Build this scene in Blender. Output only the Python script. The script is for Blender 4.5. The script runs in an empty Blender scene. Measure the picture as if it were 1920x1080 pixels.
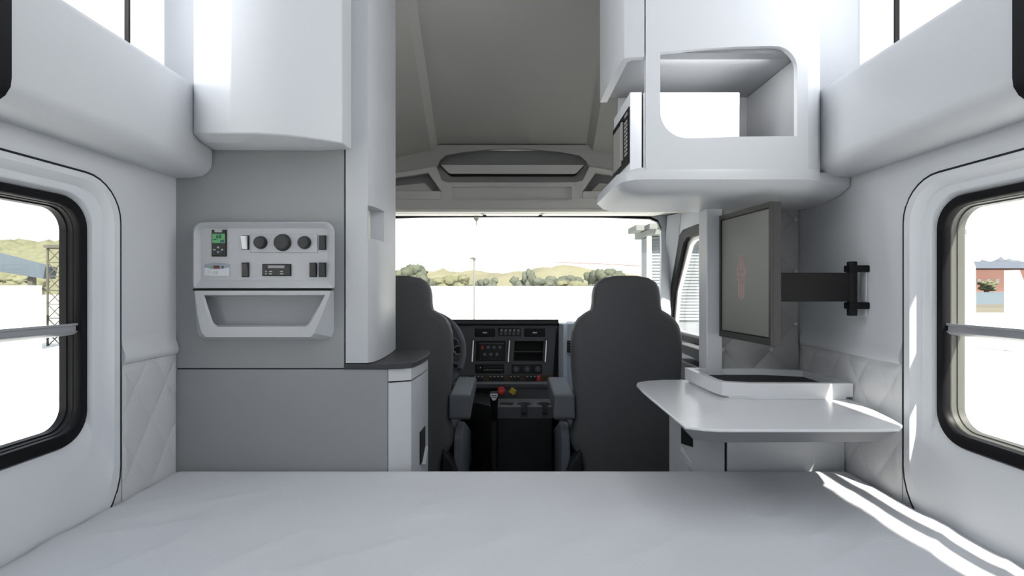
import bpy, bmesh, math, random
from mathutils import Vector, Matrix, noise
from mathutils.geometry import tessellate_polygon
random.seed(7)
CZ = 1.16            # eye height above the sleeper floor; shapes below are given relative to eye height
PI = math.pi
COL = bpy.context.scene.collection
ORI = {}

# ------------------------------------------------------------------ materials
def mat(name, col, rough=0.5, metal=0.0, bump=0.0, bscale=200.0, emit=None, es=0.0, spec=0.5, var=0.0, vscale=4.0, coat=0.0):
    m = bpy.data.materials.new(name); m.use_nodes = True
    nt = m.node_tree; b = nt.nodes['Principled BSDF']
    b.inputs['Base Color'].default_value = (*col, 1); b.inputs['Roughness'].default_value = rough
    b.inputs['Metallic'].default_value = metal
    b.inputs['Specular IOR Level'].default_value = spec
    b.inputs['Coat Weight'].default_value = coat
    tc = nt.nodes.new('ShaderNodeTexCoord')
    n = nt.nodes.new('ShaderNodeTexNoise'); n.inputs['Scale'].default_value = vscale; n.inputs['Detail'].default_value = 3
    nt.links.new(tc.outputs['Object'], n.inputs['Vector'])
    mx = nt.nodes.new('ShaderNodeMix'); mx.data_type = 'RGBA'
    v = var if var else 0.02
    mx.inputs['A'].default_value = (*[c * (1 - v) for c in col], 1)
    mx.inputs['B'].default_value = (*[min(1, c * (1 + v)) for c in col], 1)
    nt.links.new(n.outputs['Fac'], mx.inputs['Factor']); nt.links.new(mx.outputs['Result'], b.inputs['Base Color'])
    if bump:
        n2 = nt.nodes.new('ShaderNodeTexNoise'); n2.inputs['Scale'].default_value = bscale; n2.inputs['Detail'].default_value = 2
        nt.links.new(tc.outputs['Object'], n2.inputs['Vector'])
        bp = nt.nodes.new('ShaderNodeBump'); bp.inputs['Strength'].default_value = bump; bp.inputs['Distance'].default_value = 0.002
        nt.links.new(n2.outputs['Fac'], bp.inputs['Height']); nt.links.new(bp.outputs['Normal'], b.inputs['Normal'])
    if emit:
        b.inputs['Emission Color'].default_value = (*emit, 1); b.inputs['Emission Strength'].default_value = es
    return m

def glass_mat(name, tint=(1, 1, 1), gloss=0.06):
    m = bpy.data.materials.new(name); m.use_nodes = True; nt = m.node_tree; nt.nodes.clear()
    o = nt.nodes.new('ShaderNodeOutputMaterial'); t = nt.nodes.new('ShaderNodeBsdfTransparent')
    g = nt.nodes.new('ShaderNodeBsdfGlossy'); g.inputs['Roughness'].default_value = 0.02
    t.inputs['Color'].default_value = (*tint, 1)
    mx = nt.nodes.new('ShaderNodeMixShader'); mx.inputs['Fac'].default_value = gloss
    nt.links.new(t.outputs[0], mx.inputs[1]); nt.links.new(g.outputs[0], mx.inputs[2]); nt.links.new(mx.outputs[0], o.inputs['Surface'])
    return m

M = dict(
    white=mat('white_plastic', (.60, .615, .64), .36),
    wall=mat('wall_vinyl', (.64, .655, .68), .42, bump=.05, bscale=400),
    trim=mat('trim_plastic', (.70, .72, .75), .32),
    grey=mat('grey_panel', (.31, .317, .322), .6, bump=.12, bscale=300),
    column=mat('column_plastic', (.52, .535, .56), .38),
    panel=mat('control_plastic', (.47, .485, .51), .4),
    pocket=mat('pocket_grey', (.30, .31, .325), .55),
    black=mat('black_plastic', (.006, .006, .007), .5, spec=.2),
    gasket=mat('black_rubber', (.006, .006, .007), .45, spec=.16),
    counter=mat('dark_counter', (.035, .036, .04), .55, bump=.1, bscale=500),
    knob=mat('knob_black', (.018, .018, .02), .4),
    gap=mat('dark_gap', (.008, .008, .008), .8),
    sheet=mat('sheet_fabric', (.62, .63, .655), .75, bump=.35, bscale=120, var=.07, vscale=3.5),  # mottled tone imitates the soft dark smudges of the wrinkles
    quilt=mat('quilt_vinyl', (.60, .61, .625), .5, bump=.4, bscale=260),
    table=mat('table_white', (.76, .77, .79), .22),
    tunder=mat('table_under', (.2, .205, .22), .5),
    mat_=mat('rubber_mat', (.02, .02, .022), .7, bump=.3, bscale=600),
    seat=mat('seat_shell', (.10, .103, .108), .6, bump=.1, bscale=300),
    seatblue=mat('seat_fabric', (.16, .175, .21), .7, bump=.2, bscale=400),
    armrest=mat('armrest_vinyl', (.13, .14, .16), .6),
    roof=mat('headliner', (.42, .412, .39), .85, bump=.15, bscale=300),
    roofd=mat('headliner_dark', (.36, .36, .355), .85),
    roofl=mat('headliner_light', (.58, .57, .54), .7),
    cream=mat('cream_trim', (.75, .73, .66), .5),
    dash=mat('dash_grey', (.11, .112, .12), .55, bump=.1, bscale=300),
    dashd=mat('dash_dark', (.02, .02, .022), .5),
    dashl=mat('dash_light', (.50, .53, .58), .45),
    lip=mat('dash_lip', (.17, .18, .195), .5),
    chrome=mat('chrome', (.9, .9, .9), .15, 1.0, emit=(1, 1, 1), es=.25),  # faint glow added to the metal for a bright glint
    wood=mat('wood_strip', (.10, .055, .03), .4, var=.5, vscale=30),
    red=mat('red_plastic', (.75, .03, .03), .4),
    yellow=mat('yellow_plastic', (.62, .48, .06), .4),
    tvf=mat('tv_frame', (.035, .035, .033), .5),
    screen=mat('tv_screen', (.17, .17, .16), .42),
    emblem=mat('emblem_pink', (.62, .38, .36), .5),
    steel=mat('brushed_steel', (.55, .55, .53), .35, .7),
    alu=mat('window_bar', (.42, .43, .45), .35, .3),
    sash=mat('sash_grey', (.08, .08, .072), .4),
    mw=mat('microwave_white', (.78, .79, .82), .35),
    mwglass=mat('microwave_glass', (.40, .39, .36), .25),
    lcd=mat('lcd_green', (.10, .32, .13), .4, emit=(.1, .45, .17), es=.12),
    lcdtxt=mat('lcd_ink', (.005, .02, .02), .6),
    lcdblue=mat('lcd_blue', (.02, .04, .15), .5),
    silver=mat('silver_button', (.45, .45, .43), .4),
    label=mat('pale_plate', (.62, .64, .68), .4),
    lblue=mat('plate_blue_grey', (.27, .31, .37), .4),
    bluebtn=mat('blue_button', (.25, .38, .55), .4),
    navy=mat('navy_plastic', (.03, .045, .08), .5),
    symbol=mat('symbol_white', (.75, .76, .78), .5),
    glow=mat('glow_fill', (.9, .9, .9), .5, emit=(.95, .97, 1), es=2.05),  # glow of the added panels above the lockers
    floor=mat('floor_vinyl', (.05, .05, .055), .6),
    ceil=mat('ceiling_white', (.72, .73, .74), .7),
    glass=glass_mat('window_glass'),
)

# ------------------------------------------------------------------ builders
class MB:
    def __init__(s, xf=None):
        s.bm = bmesh.new(); s.xf = xf
    def v(s, p):
        p = Vector(p)
        if s.xf: p = s.xf @ p
        return s.bm.verts.new(p)
    def face(s, vs):
        try: return s.bm.faces.new(vs)
        except ValueError: return None
    def box(s, x0, x1, y0, y1, z0, z1):
        return s.prism([(x0, y0), (x1, y0), (x1, y1), (x0, y1)], 'z', z0, z1)
    @staticmethod
    def m3(ax, a, b, h):
        return (a, b, h) if ax == 'z' else (a, h, b) if ax == 'y' else (h, a, b)
    def prism(s, poly, ax, a, b):
        r0 = [s.v(s.m3(ax, p[0], p[1], a)) for p in poly]; r1 = [s.v(s.m3(ax, p[0], p[1], b)) for p in poly]
        n = len(poly)
        s.face(r0); s.face(r1[::-1])
        for i in range(n): s.face([r0[i], r0[(i + 1) % n], r1[(i + 1) % n], r1[i]])
        return s
    def plate(s, outer, holes, ax, a, b):
        loops = [outer] + holes
        tris = tessellate_polygon([[Vector((p[0], p[1], 0)) for p in l] for l in loops])
        flat = [p for l in loops for p in l]
        A = [s.v(s.m3(ax, p[0], p[1], a)) for p in flat]; B = [s.v(s.m3(ax, p[0], p[1], b)) for p in flat]
        for t in tris:
            s.face([A[i] for i in t]); s.face([B[i] for i in t][::-1])
        o = 0
        for l in loops:
            n = len(l)
            for i in range(n): s.face([A[o + i], A[o + (i + 1) % n], B[o + (i + 1) % n], B[o + i]])
            o += n
        return s
    def loft(s, rings, cap0=True, cap1=True, closed=True):
        R = [[s.v(p) for p in r] for r in rings]; n = len(R[0])
        for a, b in zip(R, R[1:]):
            for i in range(n if closed else n - 1): s.face([a[i], a[(i + 1) % n], b[(i + 1) % n], b[i]])
        if cap0: s.face(R[0][::-1])
        if cap1: s.face(R[-1])
        return s
    def lathe(s, c, ax, prof, n=28):
        c = Vector(c); ax = Vector(ax).normalized(); u = ax.orthogonal().normalized(); w = ax.cross(u)
        return s.loft([[c + ax * d + (u * math.cos(2 * PI * i / n) + w * math.sin(2 * PI * i / n)) * r for i in range(n)] for d, r in prof])
    def cyl(s, p0, p1, r, n=16, r1=None):
        p0 = Vector(p0); p1 = Vector(p1)
        return s.lathe(p0, p1 - p0, [(0, r), ((p1 - p0).length, r if r1 is None else r1)], n)
    def tube(s, pts, r, n=8, closed=False):
        pts = [Vector(p) for p in pts]; rings = []; k = len(pts)
        for i, p in enumerate(pts):
            a = pts[(i - 1) % k] if closed or i > 0 else p; b = pts[(i + 1) % k] if closed or i < k - 1 else p
            t = (b - a).normalized()
            up = Vector((0, 0, 1)) if abs(t.z) < .9 else Vector((1, 0, 0))
            if closed or True:
                u = t.cross(up).normalized(); w = u.cross(t)
            rings.append([p + (u * math.cos(2 * PI * j / n) + w * math.sin(2 * PI * j / n)) * r for j in range(n)])
        if closed: return s.loft(rings + [rings[0]], False, False)
        return s.loft(rings)
    def ell(s, c, r, n=18, m=10, jit=0.0, fr=1.0):
        rings = []
        for j in range(m + 1):
            ph = -PI / 2 + PI * (j + .02 * (j == 0) - .02 * (j == m)) / m
            ring = []
            for i in range(n):
                d = Vector((math.cos(ph) * math.cos(2 * PI * i / n), math.cos(ph) * math.sin(2 * PI * i / n), math.sin(ph)))
                k = 1 + jit * noise.noise(d * fr + Vector(c))
                ring.append((c[0] + d.x * r[0] * k, c[1] + d.y * r[1] * k, c[2] + d.z * r[2] * k))
            rings.append(ring)
        return s.loft(rings)
    def grid(s, f, nu, nv):
        V = [[s.v(f(i / nu, j / nv)) for j in range(nv + 1)] for i in range(nu + 1)]
        for i in range(nu):
            for j in range(nv): s.face([V[i][j], V[i + 1][j], V[i + 1][j + 1], V[i][j + 1]])
        return s
    def build(s, name, m, parent=None, bev=0, seg=3, ang=35, recalc=True, sub=0):
        bm = s.bm
        bmesh.ops.remove_doubles(bm, verts=bm.verts, dist=1e-6)
        if recalc: bmesh.ops.recalc_face_normals(bm, faces=bm.faces)
        for v in bm.verts: v.co.z += CZ
        if parent is not None: o0 = ORI[parent]
        else:
            xs = [v.co.x for v in bm.verts]; ys = [v.co.y for v in bm.verts]
            o0 = Vector(((min(xs) + max(xs)) / 2, (min(ys) + max(ys)) / 2, min(v.co.z for v in bm.verts)))
        for v in bm.verts: v.co -= o0
        me = bpy.data.meshes.new(name); bm.to_mesh(me); bm.free()
        me.materials.append(M[m] if isinstance(m, str) else m)
        for p in me.polygons: p.use_smooth = True
        try: me.set_sharp_from_angle(angle=math.radians(ang))
        except Exception: pass
        ob = bpy.data.objects.new(name, me); COL.objects.link(ob); ORI[ob] = o0
        if parent is not None: ob.parent = parent
        else: ob.location = o0
        if bev:
            md = ob.modifiers.new('bevel', 'BEVEL'); md.width = bev; md.segments = seg; md.limit_method = 'ANGLE'; md.angle_limit = math.radians(30); md.harden_normals = True
        if sub:
            md = ob.modifiers.new('sub', 'SUBSURF'); md.levels = sub; md.render_levels = sub
        return ob

def tag(o, label=None, cat=None, group=None, kind=None):
    if label: o['label'] = label
    if cat: o['category'] = cat
    if group: o['group'] = group
    if kind: o['kind'] = kind
    return o
def thing(name, loc, label, cat, group=None):
    o = bpy.data.objects.new(name, None); o.empty_display_size = .05
    l = Vector(loc); l.z += CZ; o.location = l; ORI[o] = l
    COL.objects.link(o); return tag(o, label, cat, group)
def st(o): o['kind'] = 'structure'; return o
def dup(src, delta, label=None, parent=None, top=True):
    c = src.copy(); COL.objects.link(c)
    if parent is None:
        c.location = Vector(src.location) + Vector(delta)
    else: c.parent = parent
    ORI[c] = ORI[src] + Vector(delta)
    if label: c['label'] = label
    for ch in [x for x in COL.objects if x.parent == src]: dup(ch, delta, parent=c)
    return c
def text(body, size, M4, m, parent, name, depth=.0006, align='CENTER'):
    cu = bpy.data.curves.new(name, 'FONT'); cu.body = body; cu.size = size; cu.align_x = align; cu.align_y = 'CENTER'; cu.extrude = depth
    t = bpy.data.objects.new(name + '_src', cu); COL.objects.link(t)
    bpy.context.view_layer.update()
    me = bpy.data.meshes.new_from_object(t.evaluated_get(bpy.context.evaluated_depsgraph_get()))
    bpy.data.objects.remove(t)
    me.transform(M4); me.transform(Matrix.Translation((0, 0, CZ))); me.transform(Matrix.Translation(-ORI[parent]))
    me.materials.clear(); me.materials.append(M[m])
    o = bpy.data.objects.new(name, me); COL.objects.link(o); o.parent = parent; ORI[o] = ORI[parent]
    return o
def T_front(x, y, z):      # text facing -Y
    return Matrix.Translation((x, y, z)) @ Matrix.Rotation(PI / 2, 4, 'X')
def rr(x0, x1, z0, z1, r, n=6, rb=None):   # rounded rectangle, ccw from lower right corner; rb: radius of the lower corners
    rb = r if rb is None else rb
    out = []
    for cx, cz, a0, q in ((x1 - rb, z0 + rb, -90, rb), (x1 - r, z1 - r, 0, r), (x0 + r, z1 - r, 90, r), (x0 + rb, z0 + rb, 180, rb)):
        for i in range(n + 1):
            a = math.radians(a0 + 90 * i / n); out.append((cx + q * math.cos(a), cz + q * math.sin(a)))
    return out
def at(px, py, Y): return ((px - 960) / 960 * Y, (540 - py) / 960 * Y)   # from a direction and a depth to (x, z)

# ------------------------------------------------------------------ the setting
W = 1.05
WIN = (-.20, 1.3036, -.385, .225)
FR = 1.86            # partition between sleeper and cab
def win_ring(ex, et, eb, d, s, r, rb=None):
    y0, y1, z0, z1 = WIN
    return [(s * (W - d), a, b) for a, b in rr(y0 - ex, y1 + ex, z0 - eb, z1 + et, r, 8, rb)]
for s, side in ((-1, 'left'), (1, 'right')):
    X0, X1 = sorted((s * W, s * (W + .035)))
    hole = rr(WIN[0] - .069, WIN[1] + .069, WIN[2] - .25, WIN[3] + .061, .11, 8, .16)
    b = MB().plate([(-.75, -CZ), (1.925 if s > 0 else 1.64, -CZ), (1.925 if s > 0 else 1.64, 1.45), (-.75, 1.45)], [hole], 'x', X0, X1)
    st(b.build('wall_' + side, 'wall'))
    # moulded surround of the window
    t = MB().loft([win_ring(.0665, .059, .25, -.034, s, .11, .16), win_ring(.066, .0585, .25, .001, s, .11, .16), win_ring(.063, .056, .245, .004, s, .108, .155),
                   win_ring(.045, .043, .205, .003, s, .10, .14), win_ring(.036, .030, .110, -.018, s, .09, .11), win_ring(.033, .026, .098, -.021, s, .09, .11),
                   win_ring(.011, .012, .084, -.022, s, .08, .10), win_ring(.007, .009, .078, -.024, s, .078, .10), win_ring(.001, .001, .004, -.038, s, .075, .08), win_ring(0, 0, 0, -.06, s, .075, .08)], False, False)
    tr = st(t.build('trim_1' if s < 0 else 'trim_2', 'trim', ang=24, recalc=False))
    MB().tube(win_ring(.0675, .060, .252, .001, s, .112, .16), .0028, 6, True).build('seam', 'gap', tr)
    w = MB().loft([win_ring(0, 0, 0, -.06, s, .075), win_ring(0, 0, 0, -.033, s, .075), win_ring(-.002, -.002, -.002, -.030, s, .073), win_ring(-.019, -.019, -.025, -.030, s, .065),
                   win_ring(-.0225, -.0225, -.030, -.034, s, .06), win_ring(-.023, -.023, -.031, -.048, s, .06)], False, False).build('window_1' if s < 0 else 'window_2', 'gasket', ang=40)
    st(w)
    MB().loft([win_ring(-.0225, -.0225, -.030, -.046, s, .06), win_ring(-.0245, -.025, -.033, -.048, s, .058), win_ring(-.025, -.026, -.034, -.060, s, .056), win_ring(-.028, -.029, -.037, -.061, s, .054), win_ring(-.0285, -.030, -.038, -.078, s, .052), win_ring(-.01, -.01, -.01, -.078, s, .052)], False, False).build('window_sash', 'gasket' if s < 0 else 'sash', w, ang=40)
    MB().prism(rr(WIN[0] + .02, WIN[1] - .022, WIN[2] + .03, WIN[3] - .022, .05, 6), 'x', s * (W + .073), s * (W + .076)).build('pane', 'glass', w)
    # horizontal bar of the window
    a, c = sorted((s * (W + .045), s * (W + .004)))
    MB().prism([(s * (W + .068), -.090), (s * (W + .036), -.088), (s * (W + .036), -.093), (s * (W + .041), -.095), (s * (W + .041), -.106), (s * (W + .036), -.109), (s * (W + .045), -.116), (s * (W + .068), -.120)], 'y', WIN[0] + .02, WIN[1] - .020).build('window_bar', 'alu', w)
    # rolled edge above the quilted strip and the quilted strip itself
    y1 = FR - .012 if s > 0 else 1.595
    prof = [(s * (W - d), z) for d, z in ((.0, -.135), (.0015, -.150), (.005, -.165), (.010, -.178), (.012, -.190), (.010, -.201), (.003, -.207), (-.01, -.207), (-.01, -.135))]
    st(MB().prism(prof, 'y', 1.377, y1).build('trim_3' if s < 0 else 'trim_4', 'wall', ang=60))
    def fq(u, v, s=s, y1=y1):
        y = 1.376 + u * (y1 - 1.376); z = -.66 + v * (.66 - .207)
        a = (y - 1.42) / .13 + (z + .47) / .19; c = (y - 1.42) / .13 - (z + .47) / .19
        h = (abs(math.sin(PI * a)) * abs(math.sin(PI * c))) ** .35
        e = min(1, min(u * 30, (1 - u) * 30, (1 - v) * 30))
        return (s * (W - .002 - .007 * h * e), y, z)
    q = MB().grid(fq, 60 if s < 0 else 110, 90).build('quilted_panel', 'quilt', ang=80)
    tag(q, 'pale diamond-quilted wall strip on the %s of the bed, under the plain wall' % side, 'wall panel')

# back, ceiling, floor, front of sleeper
st(MB().box(-1.09, 1.09, -.79, -.75, -CZ, 1.45).build('wall_back', 'wall'))
st(MB().box(-1.09, 1.09, -.79, 2.0, 1.45, 1.49).build('ceiling', 'ceil'))
st(MB().box(-1.09, 1.09, -.79, 3.6, -CZ - .04, -CZ).build('floor', 'floor'))
st(MB().box(-1.09, -.525, 1.60, 1.64, -.2505, 1.45).build('wall_front_left', 'grey'))
st(MB().box(-1.05, -.389, 1.60, 1.64, -CZ, -.2545).build('wall_front_left_lower', 'grey'))
MBg = MB().box(-1.05, -.53, 1.606, 1.63, -.2545, -.2505).build('trim_5', 'gap'); st(MBg)
# partition on the right with the end post, quilted
st(MB().box(.70, .757, 1.84, 1.92, -CZ, .30).build('wall_front_right', 'wall', bev=.004))
st(MB().box(.757, 1.09, 1.872, 1.92, -CZ, .30).build('wall_front_right_panel', 'quilt'))
def fq2(u, v):
    x = .757 + u * (1.05 - .757); z = -.385 + v * (.285 + .385)
    a = (x - 1.033) / .178 + (z - .25) / .19; c = (x - 1.033) / .178 - (z - .25) / .19
    h = (abs(math.sin(PI * a)) * abs(math.sin(PI * c))) ** .35
    e = min(1, min(u * 30, (1 - u) * 30))
    return (x, 1.870 - .014 * h * e, z)
M['quilt_shaded'] = mat('quilt_vinyl_shaded', (.40, .405, .40), .45, bump=.4, bscale=260)  # quilt vinyl darkened, shade behind the television put into the colour
q = MB().grid(fq2, 80, 170).build('quilted_panel', 'quilt_shaded', ang=80)
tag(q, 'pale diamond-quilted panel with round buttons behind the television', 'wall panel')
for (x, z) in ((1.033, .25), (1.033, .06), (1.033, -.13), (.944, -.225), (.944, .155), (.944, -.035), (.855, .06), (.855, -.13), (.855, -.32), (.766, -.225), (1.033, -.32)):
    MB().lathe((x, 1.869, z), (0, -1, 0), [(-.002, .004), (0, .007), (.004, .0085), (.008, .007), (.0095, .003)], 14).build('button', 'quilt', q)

# side lockers above the windows
def locker(s, side):
    prof = [(-1.048, .343), (-1.0, .344), (-.965, .350), (-.948, .362), (-.938, .378), (-.936, .395), (-.936, .59), (-.938, .601), (-.946, .606), (-1.048, .606)]
    y1 = 1.598 if s < 0 else 1.588
    if s > 0: prof = [(p[0] if p[0] < -1 or p[1] > .36 else p[0], p[1]) for p in prof]
    t = thing('side_locker', (s * .99, .5, .343), 'long white overhead locker running above the %s window' % side, 'locker')
    p2 = [(-s * p[0], p[1]) for p in prof]
    MB().prism(p2, 'y', .952, y1).build('body', 'white', t, ang=50)
    MB().prism(p2, 'y', -.70, .90).build('rear_body', 'white', t, ang=50)
    p3 = [(-s * (p[0] + (.006 if p[0] > -1.03 else 0)), p[1] - (.004 if p[1] < .4 else 0)) for p in prof]
    MB().prism(p3, 'y', .90, .952).build('end_strip', 'black', t, ang=50)['label'] = 'black end strip'
    return t
locker(-1, 'left'); locker(1, 'right')
# glowing panels added above the lockers to light the sleeper, dark divider
for s in (-1, 1):
    p = MB().box(*sorted((s * 1.048, s * 1.040)), -.3, 1.53, .625, 1.36).build('glow_panel_left' if s < 0 else 'glow_panel_right', 'glow'); st(p)
    MB().box(*sorted((s * 1.039, s * 1.028)), 1.372, 1.380, .61, 1.40).build('mullion', 'gap', p)
    c = [(s * (1.05 - .0), 1.53), (s * 1.040, 1.54), (s * 1.02, 1.56), (s * .985, 1.58), (s * .95, 1.596), (s * 1.05, 1.596)]
    st(MB().prism(c, 'z', .608, 1.45).build('trim_6' if s < 0 else 'trim_7', 'panel', ang=60))

# ------------------------------------------------------------------ bed
bed = thing('bed', (0, .5, -.9), 'wide lower bunk covered with a pale creased sheet across the whole width', 'bed')
def fm(u, v):
    x = -1.044 + 2.088 * u; y = -.6 + 2.192 * v
    e = min(u, 1 - u) * 2.088; f = (1 - v) * 2.192
    z = -.560
    z -= .012 * max(0, 1 - e / .03) ** 2 + .014 * max(0, 1 - f / .035) ** 2
    p = Vector(((x + y * .7) * 1.1, (y * .9 - x * .75) * 3.4, 3.3))
    d = noise.noise(p * 1.3) * .6 + (1 - abs(noise.noise(p * 2.6 + Vector((3, 1, 0))))) ** 5 * .9
    z += .0065 * d * min(1, f / .35) - .003 * min(1, f / .12)
    return (x, y, z)
b = MB().grid(fm, 150, 170)
b.build('sheet', 'sheet', bed, ang=80)
MB().box(-1.04, 1.04, -.6, 1.585, -.70, -.578).build('mattress', 'sheet', bed, bev=.01)
MB().box(-1.03, 1.03, -.6, 1.57, -CZ, -.705).build('base', 'wall', bed)

# ------------------------------------------------------------------ left front: overhead cabinet, column, counter, lower cabinet
t = thing('overhead_cabinet', (-.7, 1.5, .43), 'large white bow-fronted cabinet hung on the grey wall panel, left of the tall column', 'cabinet')
ft = [(-.934, 1.598), (-.934, 1.50), (-.772, 1.402), (-.70, 1.405), (-.62, 1.425), (-.55, 1.462), (-.497, 1.50), (-.5, 1.598)]
zb = [.436, .452, .424, .424, .424, .424, .424, .432]
R0 = [(-.93, 1.597, .428), (-.925, 1.53, .433), (-.79, 1.46, .413), (-.71, 1.46, .413), (-.64, 1.475, .413), (-.58, 1.50, .415), (-.54, 1.53, .42), (-.60, 1.597, .428)]
MB().loft([R0, [(x, y, z) for (x, y), z in zip(ft, zb)], [(x, y, 1.449) for x, y in ft]]).build('body', 'white', t, bev=.008, ang=22)
# tall column
cp = [(-.519, 1.96), (-.519, 1.598), (-.450, 1.598), (-.437, 1.625), (-.432, 1.68), (-.432, 1.76), (-.437, 1.86), (-.446, 1.96)]
t = thing('storage_column', (-.48, 1.78, -.236), 'tall narrow pale column beside the left driver-side aisle, standing on the dark counter', 'column')
lo = [p for p in cp]
def colring(z): return [(x, y, z) for x, y in cp]
MB().loft([colring(-.234), colring(.155)]).loft([colring(.258), colring(1.449)]).build('body', 'column', t, ang=30)
inner = [(-.519, 1.96), (-.519, 1.598), (-.478, 1.598), (-.470, 1.69), (-.470, 1.96)]
core = [(-.519, 1.96), (-.519, 1.598), (-.452, 1.598), (-.452, 1.612), (-.475, 1.640), (-.475, 1.72), (-.434, 1.735), (-.432, 1.76), (-.437, 1.86), (-.446, 1.96)]
MB().prism(core, 'z', .155, .258).build('handle_recess', 'column', t, ang=20)
# pale plate, brightness of the lit recess put into its colour
MB().box(-.475, -.470, 1.642, 1.70, .160, .253).build('lit_recess_plate', 'cream', t)
tc = [(-.523, 1.596), (-.389, 1.594), (-.345, 1.602), (-.315, 1.625), (-.302, 1.70), (-.297, 1.80), (-.300, 1.88), (-.315, 1.945), (-.345, 1.975), (-.523, 1.98)]
tag(MB().prism(tc, 'z', -.2535, -.2365).build('counter_slab', 'counter', bev=.002), 'dark grey rounded counter slab under the tall column, left of the driver seat', 'counter')
t = thing('lower_cabinet', (-.35, 1.8, -CZ), 'narrow white curved cabinet under the dark counter, left of the aisle', 'cabinet')
lc = [(-.387, 1.60), (-.320, 1.625), (-.309, 1.74), (-.306, 1.85), (-.318, 1.94), (-.387, 1.955)]
MB().prism(lc, 'z', -.292, -.2545).build('top_band', 'white', t, ang=20)
MB().prism([(-.383, 1.606), (-.325, 1.632), (-.314, 1.74), (-.311, 1.85), (-.322, 1.93), (-.383, 1.94)], 'z', -CZ, -.292).build('carcass', 'gap', t, ang=20)
ld = [(-.387, 1.60), (-.320, 1.625), (-.309, 1.74), (-.3065, 1.80)]
d = MB()
def strip(b, pts, z0, z1, th=.012):
    out = [(x, y) for x, y in pts]; inn = [(x - th, y + .003) for x, y in pts][::-1]
    return b.prism(out + inn, 'z', z0, z1)
dd = [(-.387, 1.60), (-.320, 1.625), (-.309, 1.74), (-.306, 1.85), (-.318, 1.94)]
door = MB().prism(dd + [(-.33, 1.94), (-.318, 1.85), (-.321, 1.74), (-.33, 1.637), (-.386, 1.612)], 'z', -CZ, -.297).build('door', 'white', t, ang=20)
MB().prism([(-.3125, 1.72), (-.3075, 1.725), (-.3045, 1.80), (-.309, 1.80)], 'z', -.595, -.485).build('handle_slot', 'gap', door)
MB().prism([(1.745, -.60), (1.80, -.60), (1.80, -.555)], 'x', -.3095, -.295).build('handle_flap', 'white', door)

# ------------------------------------------------------------------ sleeper control panel
t = thing('control_panel', at(495, 541, 1.6)[:1] + (1.6, at(495, 541, 1.6)[1]), 'pale grey control console with three black knobs and green display on the wall', 'control panel')
def prr(px0, px1, py0, py1, rpx, Y, rb=1):
    x0, z1 = at(px0, py0, Y); x1, z0 = at(px1, py1, Y); k = Y / 960
    return [(a, Y, b) for a, b in rr(x0, x1, z0, z1, rpx * k, 6, rb * k)]
MB().loft([prr(363, 627, 417, 541, 20, 1.60, 3), prr(361.5, 627.5, 416, 541, 20, 1.562, 3), prr(363.5, 625.5, 418, 539.5, 19, 1.556, 3),
           prr(377, 614, 428, 525, 8, 1.574)], False, True).build('housing', 'panel', t, ang=25)
FY = 1.5735
def cbox(b, px0, px1, py0, py1, d0=0, d1=.004, Y=FY):
    x0, z1 = at(px0, py0, Y); x1, z0 = at(px1, py1, Y)
    return b.box(x0, x1, Y - d1, Y - d0, z0, z1)
MB().loft([prr(469.5, 595.5, 439, 473.5, 2, FY - .0001), prr(470, 595, 439.5, 473, 2, FY - .0022)], False, True).build('knob_plate', 'panel', t, ang=20)
cbox(MB(), 469.2, 595.8, 438.7, 473.8, 0, .0005).build('knob_plate_edge', 'pocket', t)
for px, r in ((490, .0195), (531, .0255), (572, .0195)):
    x, z = at(px, 455, FY)
    k = MB().lathe((x, FY, z), (0, -1, 0), [(.0, r * 1.03), (.005, r * 1.03), (.007, r * .95), (.014, r * .92), (.016, r * .86)], 36).build('knob', 'knob', t)
    MB().lathe((x, FY - .0162, z), (0, -1, 0), [(0, r * .80), (.0012, r * .78)], 32).build('knob_cap', 'counter', k)
def rocker(px, py, m='knob', tilt=0):
    w, h = 13.5, 27
    b = cbox(MB(), px - w / 2, px + w / 2, py - h / 2, py + h / 2, 0, .002).build('rocker_switch', 'gap', t)
    x0, z1 = at(px - w / 2 + 1.2 - tilt, py - h / 2 + 1.2, FY - .004); x1, z0 = at(px + w / 2 - 1.5 - tilt * 2.2, py + h / 2 - 1.2, FY - .004)
    zm = (z0 + z1) / 2
    MB().prism([(FY - .002, z0), (FY - .006, z0), (FY - .009, zm), (FY - .013 - tilt * .002, z1), (FY - .002, z1)], 'x', x0, x1).build('rocker', m, b, bev=.0008)
rocker(460.5, 455, 'mw', 1); rocker(605, 455); rocker(460.5, 506); rocker(587.5, 506); rocker(605, 506)
# display unit with green screen
u = cbox(MB(), 398, 425.5, 431, 481, 0, .004).build('heater_display', 'gap', t, bev=.001)
cbox(MB(), 399.5, 424, 432.5, 479.5, .004, .005).build('face', 'tvf', u)
cbox(MB(), 405, 418, 431, 436, .004, .008).build('clip', 'silver', u)
cbox(MB(), 400.2, 423.6, 438.8, 455.8, .005, .0058).build('screen', 'lcd', u)
x, z = at(412, 444.5, FY); text('68', .017, T_front(x, FY - .0060, z), 'lcdtxt', u, 'reading')
for k in range(3): cbox(MB(), 415.3 + 2.4 * k, 417 + 2.4 * k, 450, 454.5, .0058, .0063).build('level_bar', 'lcdblue', u)
cbox(MB(), 402, 408, 448.6, 450, .0058, .0063).build('indicator', 'lcdtxt', u)
x, z = at(411.5, 468, FY); MB().lathe((x, FY - .005, z), (0, -1, 0), [(0, .0175), (.0015, .0165)], 28).build('button_pad', 'knob', u)
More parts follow.
